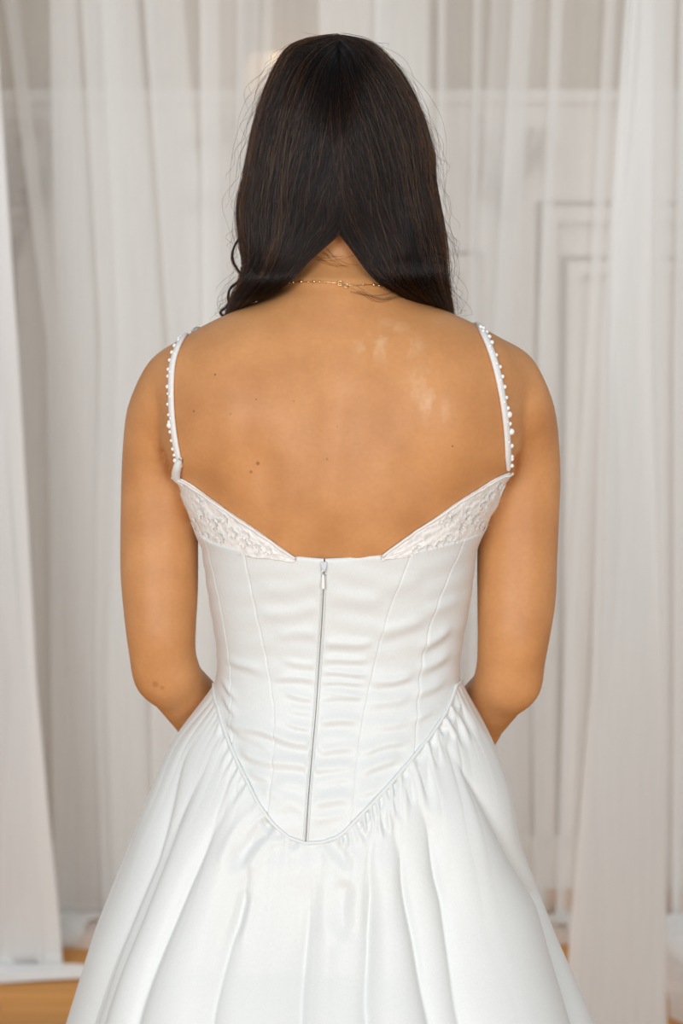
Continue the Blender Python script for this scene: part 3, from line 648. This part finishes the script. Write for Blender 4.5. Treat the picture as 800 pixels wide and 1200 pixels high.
# gathers along the seam, dying out down the cloth
arc = np.cumsum(np.hypot(np.gradient(phs)*0.15, np.gradient(z_bot(phs))))*1.0
g = np.zeros((NPH, NTAU))
for fq, A_, dec in ((2*math.pi/.0115, .0017, .030), (2*math.pi/.019, .0026, .055), (2*math.pi/.036, .0040, .11)):
    w_ = arc*fq+1.3*np.sin(arc*37+fq)+0.9*np.sin(arc*61+2*fq)
    am = 0.15+0.75*np.sin(arc*53+fq*.3)**2*np.abs(np.sin(arc*23+fq)); dec = dec*(0.45+0.9*np.sin(arc*71+fq*.7)**2)[:, None]
    wob = w_[:, None]+0.5*np.sin(dist*60+arc[:, None]*40)
    g += A_*am[:, None]*(np.abs(np.sin(wob/2))**0.8-.5)*np.exp(-(dist/dec)**1.2)*smooth(dist/.004)
D += 0.75*g
RID = [  # single puckers of the gathered cloth: photo pixels along the valley, half width px, depth m
 ([(313,966),(287,981),(263,1008),(254,1035)],7,.0075),([(298,948),(272,972),(250,1003)],4,.0022),([(268,866),(256,890),(245,925)],3,.003),([(276,884),(262,905),(250,942)],3,.003),
 ([(283,898),(266,917),(248,952)],3,.003),([(250,834),(240,850),(233,874)],2.5,.003),([(256,848),(246,866),(238,890)],3,.0025),([(262,858),(248,884),(240,912)],2.5,.002),
 ([(515,840),(535,862),(541,872)],3,.003),([(507,853),(515,876),(524,905)],3.5,.003),([(496,866),(501,896),(515,950)],4,.003),([(483,878),(497,905),(511,961)],4,.0035),([(525,826),(545,850),(556,880)],3,.003),
 ([(530,812),(552,838),(566,870)],3,.003),([(456,912),(461,936),(470,972)],3.5,.0035),([(445,923),(450,932),(452,945)],2.5,.003),([(438,932),(443,968),(452,988)],3.5,.0035),([(468,898),(478,925),(486,955)],3,.002),
 ([(418,952),(422,972),(422,992)],2.5,.0035),([(405,968),(414,982),(424,998)],3,.003),([(389,984),(392,994),(392,1003)],2.5,.003),([(428,944),(431,958),(436,975)],2.5,.002),
 ([(340,984),(333,996),(322,1002)],4,.003),([(331,974),(318,985),(300,990)],3,.0022),([(372,990),(385,1010),(402,1032)],5,.0025),([(393,1040),(392,1085),(402,1120)],10,.004),([(268,1052),(262,1085),(250,1120)],5,.003)]
for pts, w_, A_ in RID:
    pl = np.array([hull_pt(*[np.array(q) for q in px_to_hull(*p)]) for p in pts])[:, [0, 2]]; pl = catmull(pl, 9); w_ = w_/1230.
    m = (P0 := hull_pt(PHI, Z)); sel = (m[..., 1] < .02) & (m[..., 2] < pl[:, 1].max()+.03) & (m[..., 2] > pl[:, 1].min()-.03) & (m[..., 0] < pl[:, 0].max()+.03) & (m[..., 0] > pl[:, 0].min()-.03)
    q = m[sel][:, [0, 2]]; best = np.full(len(q), 9.0); bt = np.zeros(len(q))
    for k in range(8):
        a_, d_ = pl[k], pl[k+1]-pl[k]; t_ = np.clip(((q-a_)@d_)/(d_@d_), 0, 1); r_ = np.linalg.norm(q-a_-t_[:, None]*d_, axis=1); u_ = r_ < best; best[u_] = r_[u_]; bt[u_] = (k+t_[u_])/8
    u = best/w_; D[sel] += A_*(-np.exp(-0.5*u*u)+0.5*np.exp(-0.5*((u-2.0)/.9)**2))*smooth((1-bt)/.35)*smooth(bt/.18)
hp = hull_pt(PHI, Z); tp = torso_pt(PHI, np.maximum(Z, TZ[0]), OFF+.001); tp[..., 2] = Z
puff = 1-np.exp(-dist/(.034+.085*np.clip(np.cos(PHI), 0, 1)**2)); puff = np.where(dist <= 0, 0, puff)
cxh = hull(Z)[0]
P = tp*(1-puff[..., None])+hp*puff[..., None]
nx_ = np.sin(PHI); ny_ = -np.cos(PHI)
D = D-.021*grow
D = np.maximum(D, -.014)
P[..., 0] += nx_*D; P[..., 1] += ny_*D
inn = torso_pt(PHI, np.maximum(Z, TZ[0]), .009); lack = ((inn-P)[..., 0]*nx_+(inn-P)[..., 1]*ny_); lack = np.where(dist > .012, np.maximum(lack, 0), 0)   # the cloth stays outside the hips
P[..., 0] += nx_*lack; P[..., 1] += ny_*lack
skirt = mesh_obj('gown_skirt', P.reshape(-1, 3), grid_faces(NPH, NTAU, True), SATIN, PERSON); tag(skirt, 'full gathered white satin skirt')
ps = np.linspace(-math.pi, math.pi, 260, endpoint=False); pp_ = torso_pt(ps, z_bot(ps), OFF+.0010)
b = MB(); b.tube(np.vstack([pp_, pp_[:1]]), .0019, 8, False); b.obj('waist_piping', SATIN, skirt)

# ------------------------------------------------------------------ lace trims above the bodice
def lace_side(top, outer, name_lab, seed, flowers, knot):
    """top edge and outer edge in photo pixels; the lower edge tucks behind the satin"""
    rs = np.random.default_rng(seed); nu, nv = 60, 30
    T_ = catmull(top, nu); low = np.array([(x_, np.interp(x_, [p[0] for p in TOPPX], [p[1] for p in TOPPX])+5) for x_ in T_[:, 0]])
    O_ = catmull(outer, nv)
    P = np.zeros((nu, nv, 3)); B = np.zeros((nu, nv, 3))
    for i in range(nu):
        for j in range(nv):
            f = j/(nv-1); g_ = i/(nu-1)
            q = T_[i]*(1-f)+low[i]*f
            q = q+(O_[j]-(T_[0]*(1-f)+low[0]*f))*(1-g_)**3
            p, nrm = hit(q[0], q[1], 0.0)
            h_ = 0.0034+0.0006*math.sin(q[0]*.45+q[1]*.2)*math.sin(q[1]*.5)+0.0009*rs.standard_normal()
            if f < .06: h_ += .0006
            P[i, j] = p+nrm*h_; B[i, j] = p+nrm*0.0006
    k = np.array([.25, .5, .25])
    for _ in range(2):
        P[1:-1] = (P[:-2]+2*P[1:-1]+P[2:])/4; P[:, 1:-1] = (P[:, :-2]+2*P[:, 1:-1]+P[:, 2:])/4
    full = np.concatenate([B[:, :1], P, B[:, -1:]], 1); full = np.concatenate([full[:1]*0+np.concatenate([B[:1, :1], B[:1], B[:1, -1:]], 1), full], 0)
    lt = mesh_obj('lace_trim', full.reshape(-1, 3), grid_faces(full.shape[0], full.shape[1]), LACE, PERSON); tag(lt, name_lab)
    b = MB(); b.tube(P[:, 0], .0013, 8); b.obj('edge_binding', RIBBON, lt)
    flowers = flowers+[(fx_+rs.uniform(-9, 9), fy_+rs.uniform(-5, 5), q_*.6) for fx_, fy_, q_ in flowers]
    flowers = [q_ for q_ in flowers if np.interp(q_[0], *np.array(sorted(top)).T) + 4 < q_[1] < np.interp(q_[0], *np.array(TOPPX, float).T)-1 and top[-1][0]*1.0 != q_[0]]
    for (fx, fy, fr_) in flowers:
        p, nrm = hit(fx, fy, .0036); nrm = nrm/np.linalg.norm(nrm); ax = np.cross(nrm, [0, 0, 1]); ax /= np.linalg.norm(ax); ay = np.cross(nrm, ax)
        b = MB(); n = rs.integers(5, 7); r_ = fr_*rs.uniform(.6, .9)/1200; a0 = rs.uniform(0, 6)
        for q in range(n):
            a_ = a0+q*2*math.pi/n+rs.uniform(-.15, .15); dx = math.cos(a_)*ax+math.sin(a_)*ay; dy = np.cross(nrm, dx); G = []
            for u in np.linspace(0, 1, 5):
                w_ = math.sin(math.pi*(u*.85+.08))*r_*.36
                G.append([dx*r_*u+dy*w_*v_+nrm*(0.0004+.0007*u*u+.0005*abs(v_)*u) for v_ in (-1, -.4, .4, 1)])
            b.grid(np.array(G))
        b.ball((0, 0, 0), r_*.11, 7, 5); o = b.obj('lace_flower', RIBBON, lt); o.location = tuple(p)
    if knot:
        b = MB(); kp = np.array([hit(x_, y_, h_)[0] for x_, y_, h_ in knot]); b.tube(catmull(kp, 14), np.interp(np.linspace(0, 1, 14), [0, .25, .6, 1], [.0016, .0040, .0044, .0018]), 12); b.obj('strap_end', SATIN, lt)
    return lt
lace_side([(208,556),(225,566),(250,585),(275,603),(300,620),(325,638),(346,653)], [(206,557),(212,574),(221,595),(228,612),(232,628),(234,634)], 'lace trim under the plain strap end', 1,
    [(240,598,9),(254,612,8),(266,606,8),(275,622,9),(290,625,8),(288,634,7),(247,624,7),(262,628,8),(304,640,7),(318,644,6),(232,606,6),(237,583,5)], [(214,536,.003),(211,546,.004),(210,557,.004),(216,567,.002)])
lace_side([(594,552),(578,560),(560,572),(535,588),(510,606),(480,626),(446,651)], [(596,553),(594,565),(587,582),(578,600),(570,612),(562,629)], 'lace trim at the strap with pearls', 2,
    [(522,628,9),(512,636,8),(538,618,9),(545,596,8),(553,606,8),(530,605,8),(564,590,8),(572,578,7),(500,640,7),(484,644,6),(560,612,7),(520,612,6),(582,566,6)], None)

# ------------------------------------------------------------------ straps with beads
def strap(path, side, front, w_px, lab, beads):
    C_ = catmull(path, 50); pts = []; nr = []
    for x_, y_ in C_:
        p, n_ = hit(x_, y_, 0.0); pts.append(p); nr.append(n_)
    # on over the shoulder to the front of the bodice
    last = pts[-1]; fp = np.array([side*.118, .112, zrow(556)]); 
    for f in np.linspace(0, 1, 30)[1:]:
        g_ = last*(1-f)+fp*f+np.array([0, .03, .05])*math.sin(math.pi*f)
        loc, n_, _i, _d = bvh.find_nearest(Vector(g_)); pts.append(np.array(loc)); nr.append(np.array(n_))
    pts = np.array(pts); nr = np.array(nr)
    for _ in range(6): pts[1:-1] = (pts[:-2]+2*pts[1:-1]+pts[2:])/4; nr[1:-1] = (nr[:-2]+2*nr[1:-1]+nr[2:])/4
    nr /= np.linalg.norm(nr, axis=1)[:, None]
    T = np.gradient(pts, axis=0); T /= np.linalg.norm(T, axis=1)[:, None]+1e-9; B = np.cross(T, nr); B /= np.linalg.norm(B, axis=1)[:, None]+1e-9
    w_ = w_px/1200/2; tap = np.interp(np.arange(len(pts)), [0, 5, 60], [.55, 1, 1])[:, None]
    prof = [(-1, .0008), (-.95, .0030), (-.3, .0036), (.3, .0036), (.95, .0030), (1, .0008), (0, .0004)]
    G = np.array([pts+B*w_*u*tap+nr*h_ for u, h_ in prof])
    st = mesh_obj('shoulder_strap', G.reshape(-1, 3), grid_faces(G.shape[0], G.shape[1], True), RIBBON, PERSON); tag(st, lab)
    outer = np.sign((B[20]*side)[0]) or 1; rs = random.Random(int(path[0][0]))
    me = None
    L = np.concatenate([[0], np.cumsum(np.linalg.norm(np.diff(pts[:50], axis=0), axis=1))])
    for (f, u, r_) in beads:
        i = int(np.clip(np.searchsorted(L, f*L[-1]), 1, 49)); p = pts[i]+B[i]*w_*u*outer+nr[i]*(.0034 if abs(u) < 1 else .0024)
        if me is None:
            q = MB(); q.ball((0, 0, 0), 1.0, 10, 8); o = q.obj('bead', BEAD, st); me = o
        else:
            o = me.copy(); COL.objects.link(o); o.parent = st
        o.location = tuple(p); o.scale = (1.15*r_/1200,)*3
bl = [(f, rsu, r) for f, rsu, r in [(0.03,1.25,2.6),(.06,.9,1.6),(.10,1.2,2.0),(.15,1.15,1.8),(.20,1.2,2.0),(.235,1.2,3.2),(.27,1.15,2.0),(.31,1.1,1.8),(.36,1.2,1.8),(.42,1.1,1.5),(.47,1.2,2.2),(.52,1.2,1.8),(.57,1.2,2.0),(.63,1.25,2.0),(.69,1.2,2.2),(.75,1.25,2.4),(.80,.5,1.6),(.83,1.3,2.4),(.88,1.2,2.2),(.91,.2,1.8),(.94,1.0,2.2),(.97,-.4,2.0),(.985,.7,2.0),(1.0,1.2,2.2),(.40,0,1.2),(.55,.1,1.2),(.66,-.2,1.2),(.28,.1,1.2)]]
strap([(213,546),(208,525),(205,505),(202.5,480),(202,455),(203,430),(208,411),(216,396),(226,387)], -1, None, 9.0, 'beaded strap on the shoulder without the pale patch', bl)
br = [(f, u, r) for f, u, r in [(.02,.8,2.2),(.05,1.2,2.2),(.09,1.15,2.2),(.16,1.25,2.4),(.245,1.45,3.4),(.30,1.2,2.2),(.36,1.3,3.4),(.40,1.15,2.2),(.47,1.2,2.0),(.53,1.2,2.2),(.60,1.2,2.2),(.66,1.2,2.0),(.74,1.15,1.8),(.80,-.2,1.6),(.84,1.2,2.4),(.90,1.2,2.4),(.93,-.3,1.8),(.96,1.1,2.2),(.985,.2,2.0),(1.0,-.6,2.0),(.20,0,1.2),(.33,.1,1.2),(.45,-.1,1.3),(.58,0,1.3),(.69,.2,1.3),(.76,-.3,1.4)]]
strap([(594,549),(593.5,530),(592.5,510),(590.5,490),(587,465),(582,440),(576,418),(569,400),(563,388)], 1, None, 9.0, 'beaded strap on the shoulder beside the pale patch', br)

# ------------------------------------------------------------------ necklace
nk = [(318,341),(326,335),(338,332),(352,331),(370,331),(384,331.5),(397,333),(405,335.5),(418,334),(436,334.5),(452,337),(470,340),(482,345)]
npx = catmull(nk, 70); NP_ = np.array([hit(x_, y_, .0012)[0] for x_, y_ in npx])
c0 = NP_.mean(0); neck = empty('necklace', tuple(c0)); tag(neck, 'fine gold chain necklace with tiny beads clasped at the nape', 'necklace')
front = [NP_[-1], np.array([.075, -.005, zrow(352)]), np.array([.07, .04, zrow(368)]), np.array([.035, .07, zrow(392)]), np.array([0, .078, zrow(402)]), np.array([-.035, .07, zrow(392)]), np.array([-.07, .04, zrow(368)]), np.array([-.075, -.005, zrow(350)]), NP_[0]]
fp_ = catmull(front, 60)[1:-1]
fp_ = np.array([np.array(bvh.find_nearest(Vector(p))[0])+np.array(bvh.find_nearest(Vector(p))[1])*.0012 for p in fp_])
loop = np.vstack([NP_, fp_, NP_[:1]])-c0
b = MB(); b.tube(loop, .0003, 6, False); b.obj('chain', GOLD, neck)
q = None
for x_, y_, r_ in [(331,334,1.3),(336,332.5,1.2),(340,332,1.2),(345,331.5,1.3),(354,331,1.9),(362,331,1.1),(369,331,1.8),(375,331,1.6),(381,331.5,1.2),(388,332,1.3),(412,334.5,1.2),(425,334,1.2),(437,334.5,2.0),(443,335.5,1.5),(450,337,1.3),(457,338,1.3),(464,339,1.8),(470,340,1.2)]:
    p = hit(x_, y_, .0018)[0]-c0
    if q is None: b = MB(); b.ball((0, 0, 0), 1, 8, 6); q = b.obj('bead', GOLD, neck); o = q
    else: o = q.copy(); COL.objects.link(o); o.parent = neck
    o.location = tuple(p); o.scale = (r_/1200,)*3
for x_, y_, r_ in ((398, 333, 2.7), (405.5, 336, 2.3)):
    p, n_ = hit(x_, y_, .002); n_ = n_/np.linalg.norm(n_); ax = np.cross(n_, [0, 0, 1]); ax /= np.linalg.norm(ax); ay = np.cross(n_, ax)
    a_ = np.linspace(0, 2*math.pi, 17); b = MB(); b.tube(np.array([p-c0+(ax*math.cos(t)+ay*math.sin(t))*r_/1200 for t in a_]), .0006, 6, False); b.obj('clasp_ring', GOLD, neck)

# ------------------------------------------------------------------ hair
HY = HC[1]
OUTL = [(399,45),(365,49),(337,61),(316,98),(300,146),(288,206),(280,246),(284,286),(288,308),(284,328),(275,348),(270,362),(268,385),(272,470),(280,560)]
INL = [(397,58),(396,85),(395,120),(393,160),(391,200),(388,236),(391,266),(379,287),(358,309),(338,329),(312,346),(290,355),(282,378),(290,470),(292,560)]
OUTR = [(397,45),(424,50),(442,59),(469,88),(492,134),(505,180),(508,214),(516,258),(520,288),(522,318),(524,342),(527,362),(528,385),(524,470),(518,560)]
INR = [(398,58),(399,85),(400,120),(401,160),(402,200),(404,236),(405,266),(412,287),(424,307),(442,328),(470,345),(498,357),(512,378),(506,470),(504,560)]
YO = [HY-.01, HY, HY, HY, HY, HY, HY-.005, HY-.012, HY-.02, HY-.025, HY-.02, HY-.01, .045, .115, .14]
YI = [HY-.055, HY-.085, HY-.103, HY-.112, HY-.113, HY-.111, HY-.107, HY-.104, HY-.104, HY-.105, HY-.092, HY-.06, .03, .105, .13]
BU = [0, 0, 0, .001, .004, .007, .010, .012, .014, .016, .014, .01, .006, .006, .004]
def guides(out, inn):
    o3 = np.array([W(x_, y_, Y) for (x_, y_), Y in zip(out, YO)]); i3 = np.array([W(x_, y_, Y) for (x_, y_), Y in zip(inn, YI)])
    # inner guide lies on the skin where it crosses the neck
    n = 80; return catmull(o3, n), catmull(i3, n), np.interp(np.linspace(0, 14, n), range(15), BU)
GL = guides(OUTL, INL); GR = guides(OUTR, INR)
def hair_raw(Gd, phi, t, shift=0.55):
    """phi 0 = centre back, 90 deg = side, beyond = towards the face; t along the strand; r depth in the layer"""
    o3, i3, bu = Gd; ti = np.clip(t, 0, 1)*(len(o3)-1); i = np.clip(ti.astype(int), 0, len(o3)-2); f = (ti-i)[..., None]
    O = o3[i]*(1-f)+o3[i+1]*f; I = i3[i]*(1-f)+i3[i+1]*f; B = bu[i]*(1-f[..., 0])+bu[i+1]*f[..., 0]
    # phi goes through an ellipse whose axes are the side guide and the back guide
    phi = phi-shift*(1-smooth((t-.10)/.46))*np.clip(1-phi/1.1, 0, 1)
    s, c = np.sin(phi), np.cos(phi)
    P = np.empty(O.shape)
    P[..., 0] = I[..., 0]+(O[..., 0]-I[..., 0])*s; P[..., 2] = I[..., 2]+(O[..., 2]-I[..., 2])*np.abs(s)
    P[..., 1] = O[..., 1]+(I[..., 1]-O[..., 1])*c-B*np.clip(np.sin(2*phi), 0, 1)
    P[..., 2] -= 0.006*np.clip(-phi, 0, 1)
    return P
def hair_pt(Gd, phi, t, off, shift=0.55):
    """off lifts the point along the surface normal of the hair"""
    t = np.clip(t, 0.004, .99); e = 0.01
    P = hair_raw(Gd, phi, t, shift); a = hair_raw(Gd, phi+e, t, shift)-hair_raw(Gd, phi-e, t, shift); b = hair_raw(Gd, phi, t+e*.6, shift)-hair_raw(Gd, phi, t-e*.6, shift)
    n = np.cross(a, b); n /= np.linalg.norm(n, axis=-1)[..., None]+1e-12
    if Gd is GR: n = -n
    return P+n*np.asarray(off)[..., None]
PMAX = math.radians(128)
hb = MB()
for Gd in (GL, GR):
    PH, T = np.meshgrid(np.linspace(0, PMAX, 40), np.linspace(0, 1, 90), indexing='ij')
    hb.grid(hair_pt(Gd, PH, T, np.full(PH.shape, -.011)))
hair = hb.obj('hair', HAIRBASE, PERSON); tag(hair, 'long dark brown hair swept forward over both shoulders')
def hair_curves(name, strands, radius, parent, tip=0.25, mat=None):
    strands = np.asarray(strands, np.float32); n, m, _ = strands.shape
    hc = bpy.data.hair_curves.new(name); hc.add_curves([m]*n)
    hc.attributes['position'].data.foreach_set('vector', strands.reshape(-1))
    ra = hc.attributes.get('radius') or hc.attributes.new('radius', 'FLOAT', 'POINT')
    rad = (np.broadcast_to(np.asarray(radius, np.float32).reshape(-1, 1), (n, 1))*np.interp(np.linspace(0, 1, m), [0, .6, 1], [1, .9, tip])[None]).astype(np.float32)
    ra.data.foreach_set('value', rad.reshape(-1)); hc.materials.append(mat or HAIR)
    o = bpy.data.objects.new(name, hc); COL.objects.link(o); o.parent = parent; o['kind'] = 'stuff'; return o
scene.cycles_curves.shape = 'THICK' if hasattr(scene, 'cycles_curves') and False else scene.cycles_curves.shape
ST = []; ST2 = []; M_ = 30
for Gd, sg in ((GL, -1), (GR, 1)):
    for k in range(300):
        pc = RNG.uniform(0, PMAX)**1.0; rc = 0.001-0.009*RNG.random()**1.2; sh = RNG.uniform(.15, .75); nst = int(RNG.integers(36, 60)); t = np.linspace(0, 1, M_)[None]
        off = RNG.standard_normal((nst, 1)); dr_ = RNG.standard_normal((nst, 1)); wph, wf = RNG.uniform(0, 6.3), RNG.uniform(7, 13)
        spread = 0.085*(1-0.62*np.clip(t*1.2, 0, 1)); drift = RNG.uniform(-.22, .22)*np.clip((t-.12)/.5, 0, 1)**1.2
        # some locks cross the centre and slide over their neighbours
        phi = pc+off*spread+drift+0.055*np.sin(t*wf+wph)*np.clip(t*1.6, 0, 1)+0.01*np.sin(t*31+off*7)
        phi = np.clip(phi, 0.0, PMAX+.05); r = rc+dr_*0.0011*(1-.4*t)+0.0040*np.sin(t*wf*.8+wph+1)*np.clip(t-.1, 0, 1)
        r = np.minimum(r, .0015+0.0012*np.abs(dr_)*(np.abs(dr_) > 1.5))
        T = np.broadcast_to(t*RNG.uniform(.9, 1.0), phi.shape)+0*phi
        P = hair_pt(Gd, phi, T, r+0*phi, sh)
        P += RNG.standard_normal((nst, 1, 3))*0.0007
        (ST if RNG.random() > .11 else ST2).append(P)
hair_curves('hair_strands', np.concatenate(ST), 0.00013, hair); hair_curves('light_strands', np.concatenate(ST2), 0.00012, hair, mat=HAIR2)
HS = []
for Gd in (GL, GR):     # single hairs lying on top, highlights put into their lighter colour
    for k in range(230):
        t = np.linspace(RNG.uniform(0, .35), RNG.uniform(.55, .95), M_); ph0 = RNG.uniform(0, 1.7); dr_ = RNG.uniform(-.35, .35)
        HS.append(hair_pt(Gd, np.clip(ph0+dr_*(t-.3)+.05*np.sin(t*RNG.uniform(5, 14)+k), 0, PMAX), t, .0012+.0012*np.sin(t*9+k)+0*t, RNG.uniform(.1, .8)))
hair_curves('highlight_strands', np.array(HS), 0.00019, hair, 0.4, HAIR3)
# stray hairs and a loose curl
FW = []
def stray(px, py, Y, n, spread, L, seed):
    rs = np.random.default_rng(seed)
for k in range(170):
    left = RNG.random() < .5; Gd = GL if left else GR; sg = -1 if left else 1
    t0 = RNG.uniform(0.02, .78); Ln = RNG.uniform(.05, .22); t = np.clip(t0+np.linspace(0, 1, M_)*Ln, 0, .8); ph = RNG.uniform(.9, 1.75)
    P = hair_pt(Gd, np.full(M_, ph), t, np.full(M_, .002)); u = np.linspace(0, 1, M_)
    out = RNG.uniform(.002, .016); w_ = RNG.uniform(3, 9)
    P[:, 0] += sg*out*np.sin(u*math.pi*RNG.uniform(.5, 1.0))*(1+.3*np.sin(u*w_)); P[:, 2] += 0.006*RNG.standard_normal()*u; P[:, 1] += .008*RNG.standard_normal()*u
    FW.append(P)
for k in range(40):   # over the crown
    x0 = RNG.uniform(325, 470); y0 = np.interp(x0, [320, 340, 365, 400, 435, 470], [80, 58, 48, 45, 53, 88]); u = np.linspace(0, 1, M_); dx = RNG.choice([-1, 1])*RNG.uniform(20, 60)
    P = np.array([W(x0+dx*q, y0+np.interp(x0+dx*q, [280, 320, 340, 365, 400, 435, 470, 520], [170, 80, 58, 48, 45, 53, 88, 180])-np.interp(x0, [280, 320, 340, 365, 400, 435, 470, 520], [170, 80, 58, 48, 45, 53, 88, 180])-RNG.uniform(0, 5)*math.sin(q*math.pi)*1.2, HY-.01+.02*k/40) for q in u]); FW.append(P)
for (a_, amp_, n_) in (((330, 345), 6, 10), ((470, 355), 8, 10)):   # ends below the lobes, across the nape
    for k in range(n_):
        u = np.linspace(0, 1, M_); x0, y0 = RNG.uniform(405, 425), RNG.uniform(335, 345); x1, y1 = RNG.uniform(455, 480), RNG.uniform(338, 350); b_ = RNG.uniform(-6, 12)
        if a_[0] < 400 : x0, y0, x1, y1, b_ = RNG.uniform(362, 385), RNG.uniform(290, 305), RNG.uniform(395, 425), RNG.uniform(292, 318), RNG.uniform(2, 8)
        FW.append(np.array([hit(x0+(x1-x0)*q, y0+(y1-y0)*q+b_*math.sin(math.pi*q), .002)[0] for q in u]))
fl = hair_curves('stray_hairs', np.array(FW), 0.0001, hair, 0.5)
CURL = [(281,278),(274,290),(272,303),(277,315),(283,324),(279,330),(270,338),(267,348),(268,356),(262,362),(258,366),(262,370),(268,365)]
cc = catmull([W(x_, y_, HY-.005) for x_, y_ in CURL], M_); ck = []
for k in range(34): ck.append(cc+RNG.standard_normal((1, 3))*.0007+np.cumsum(RNG.standard_normal((M_, 3))*.00008, 0))
hair_curves('loose_curl', np.array(ck), 0.00016, hair, 0.6)
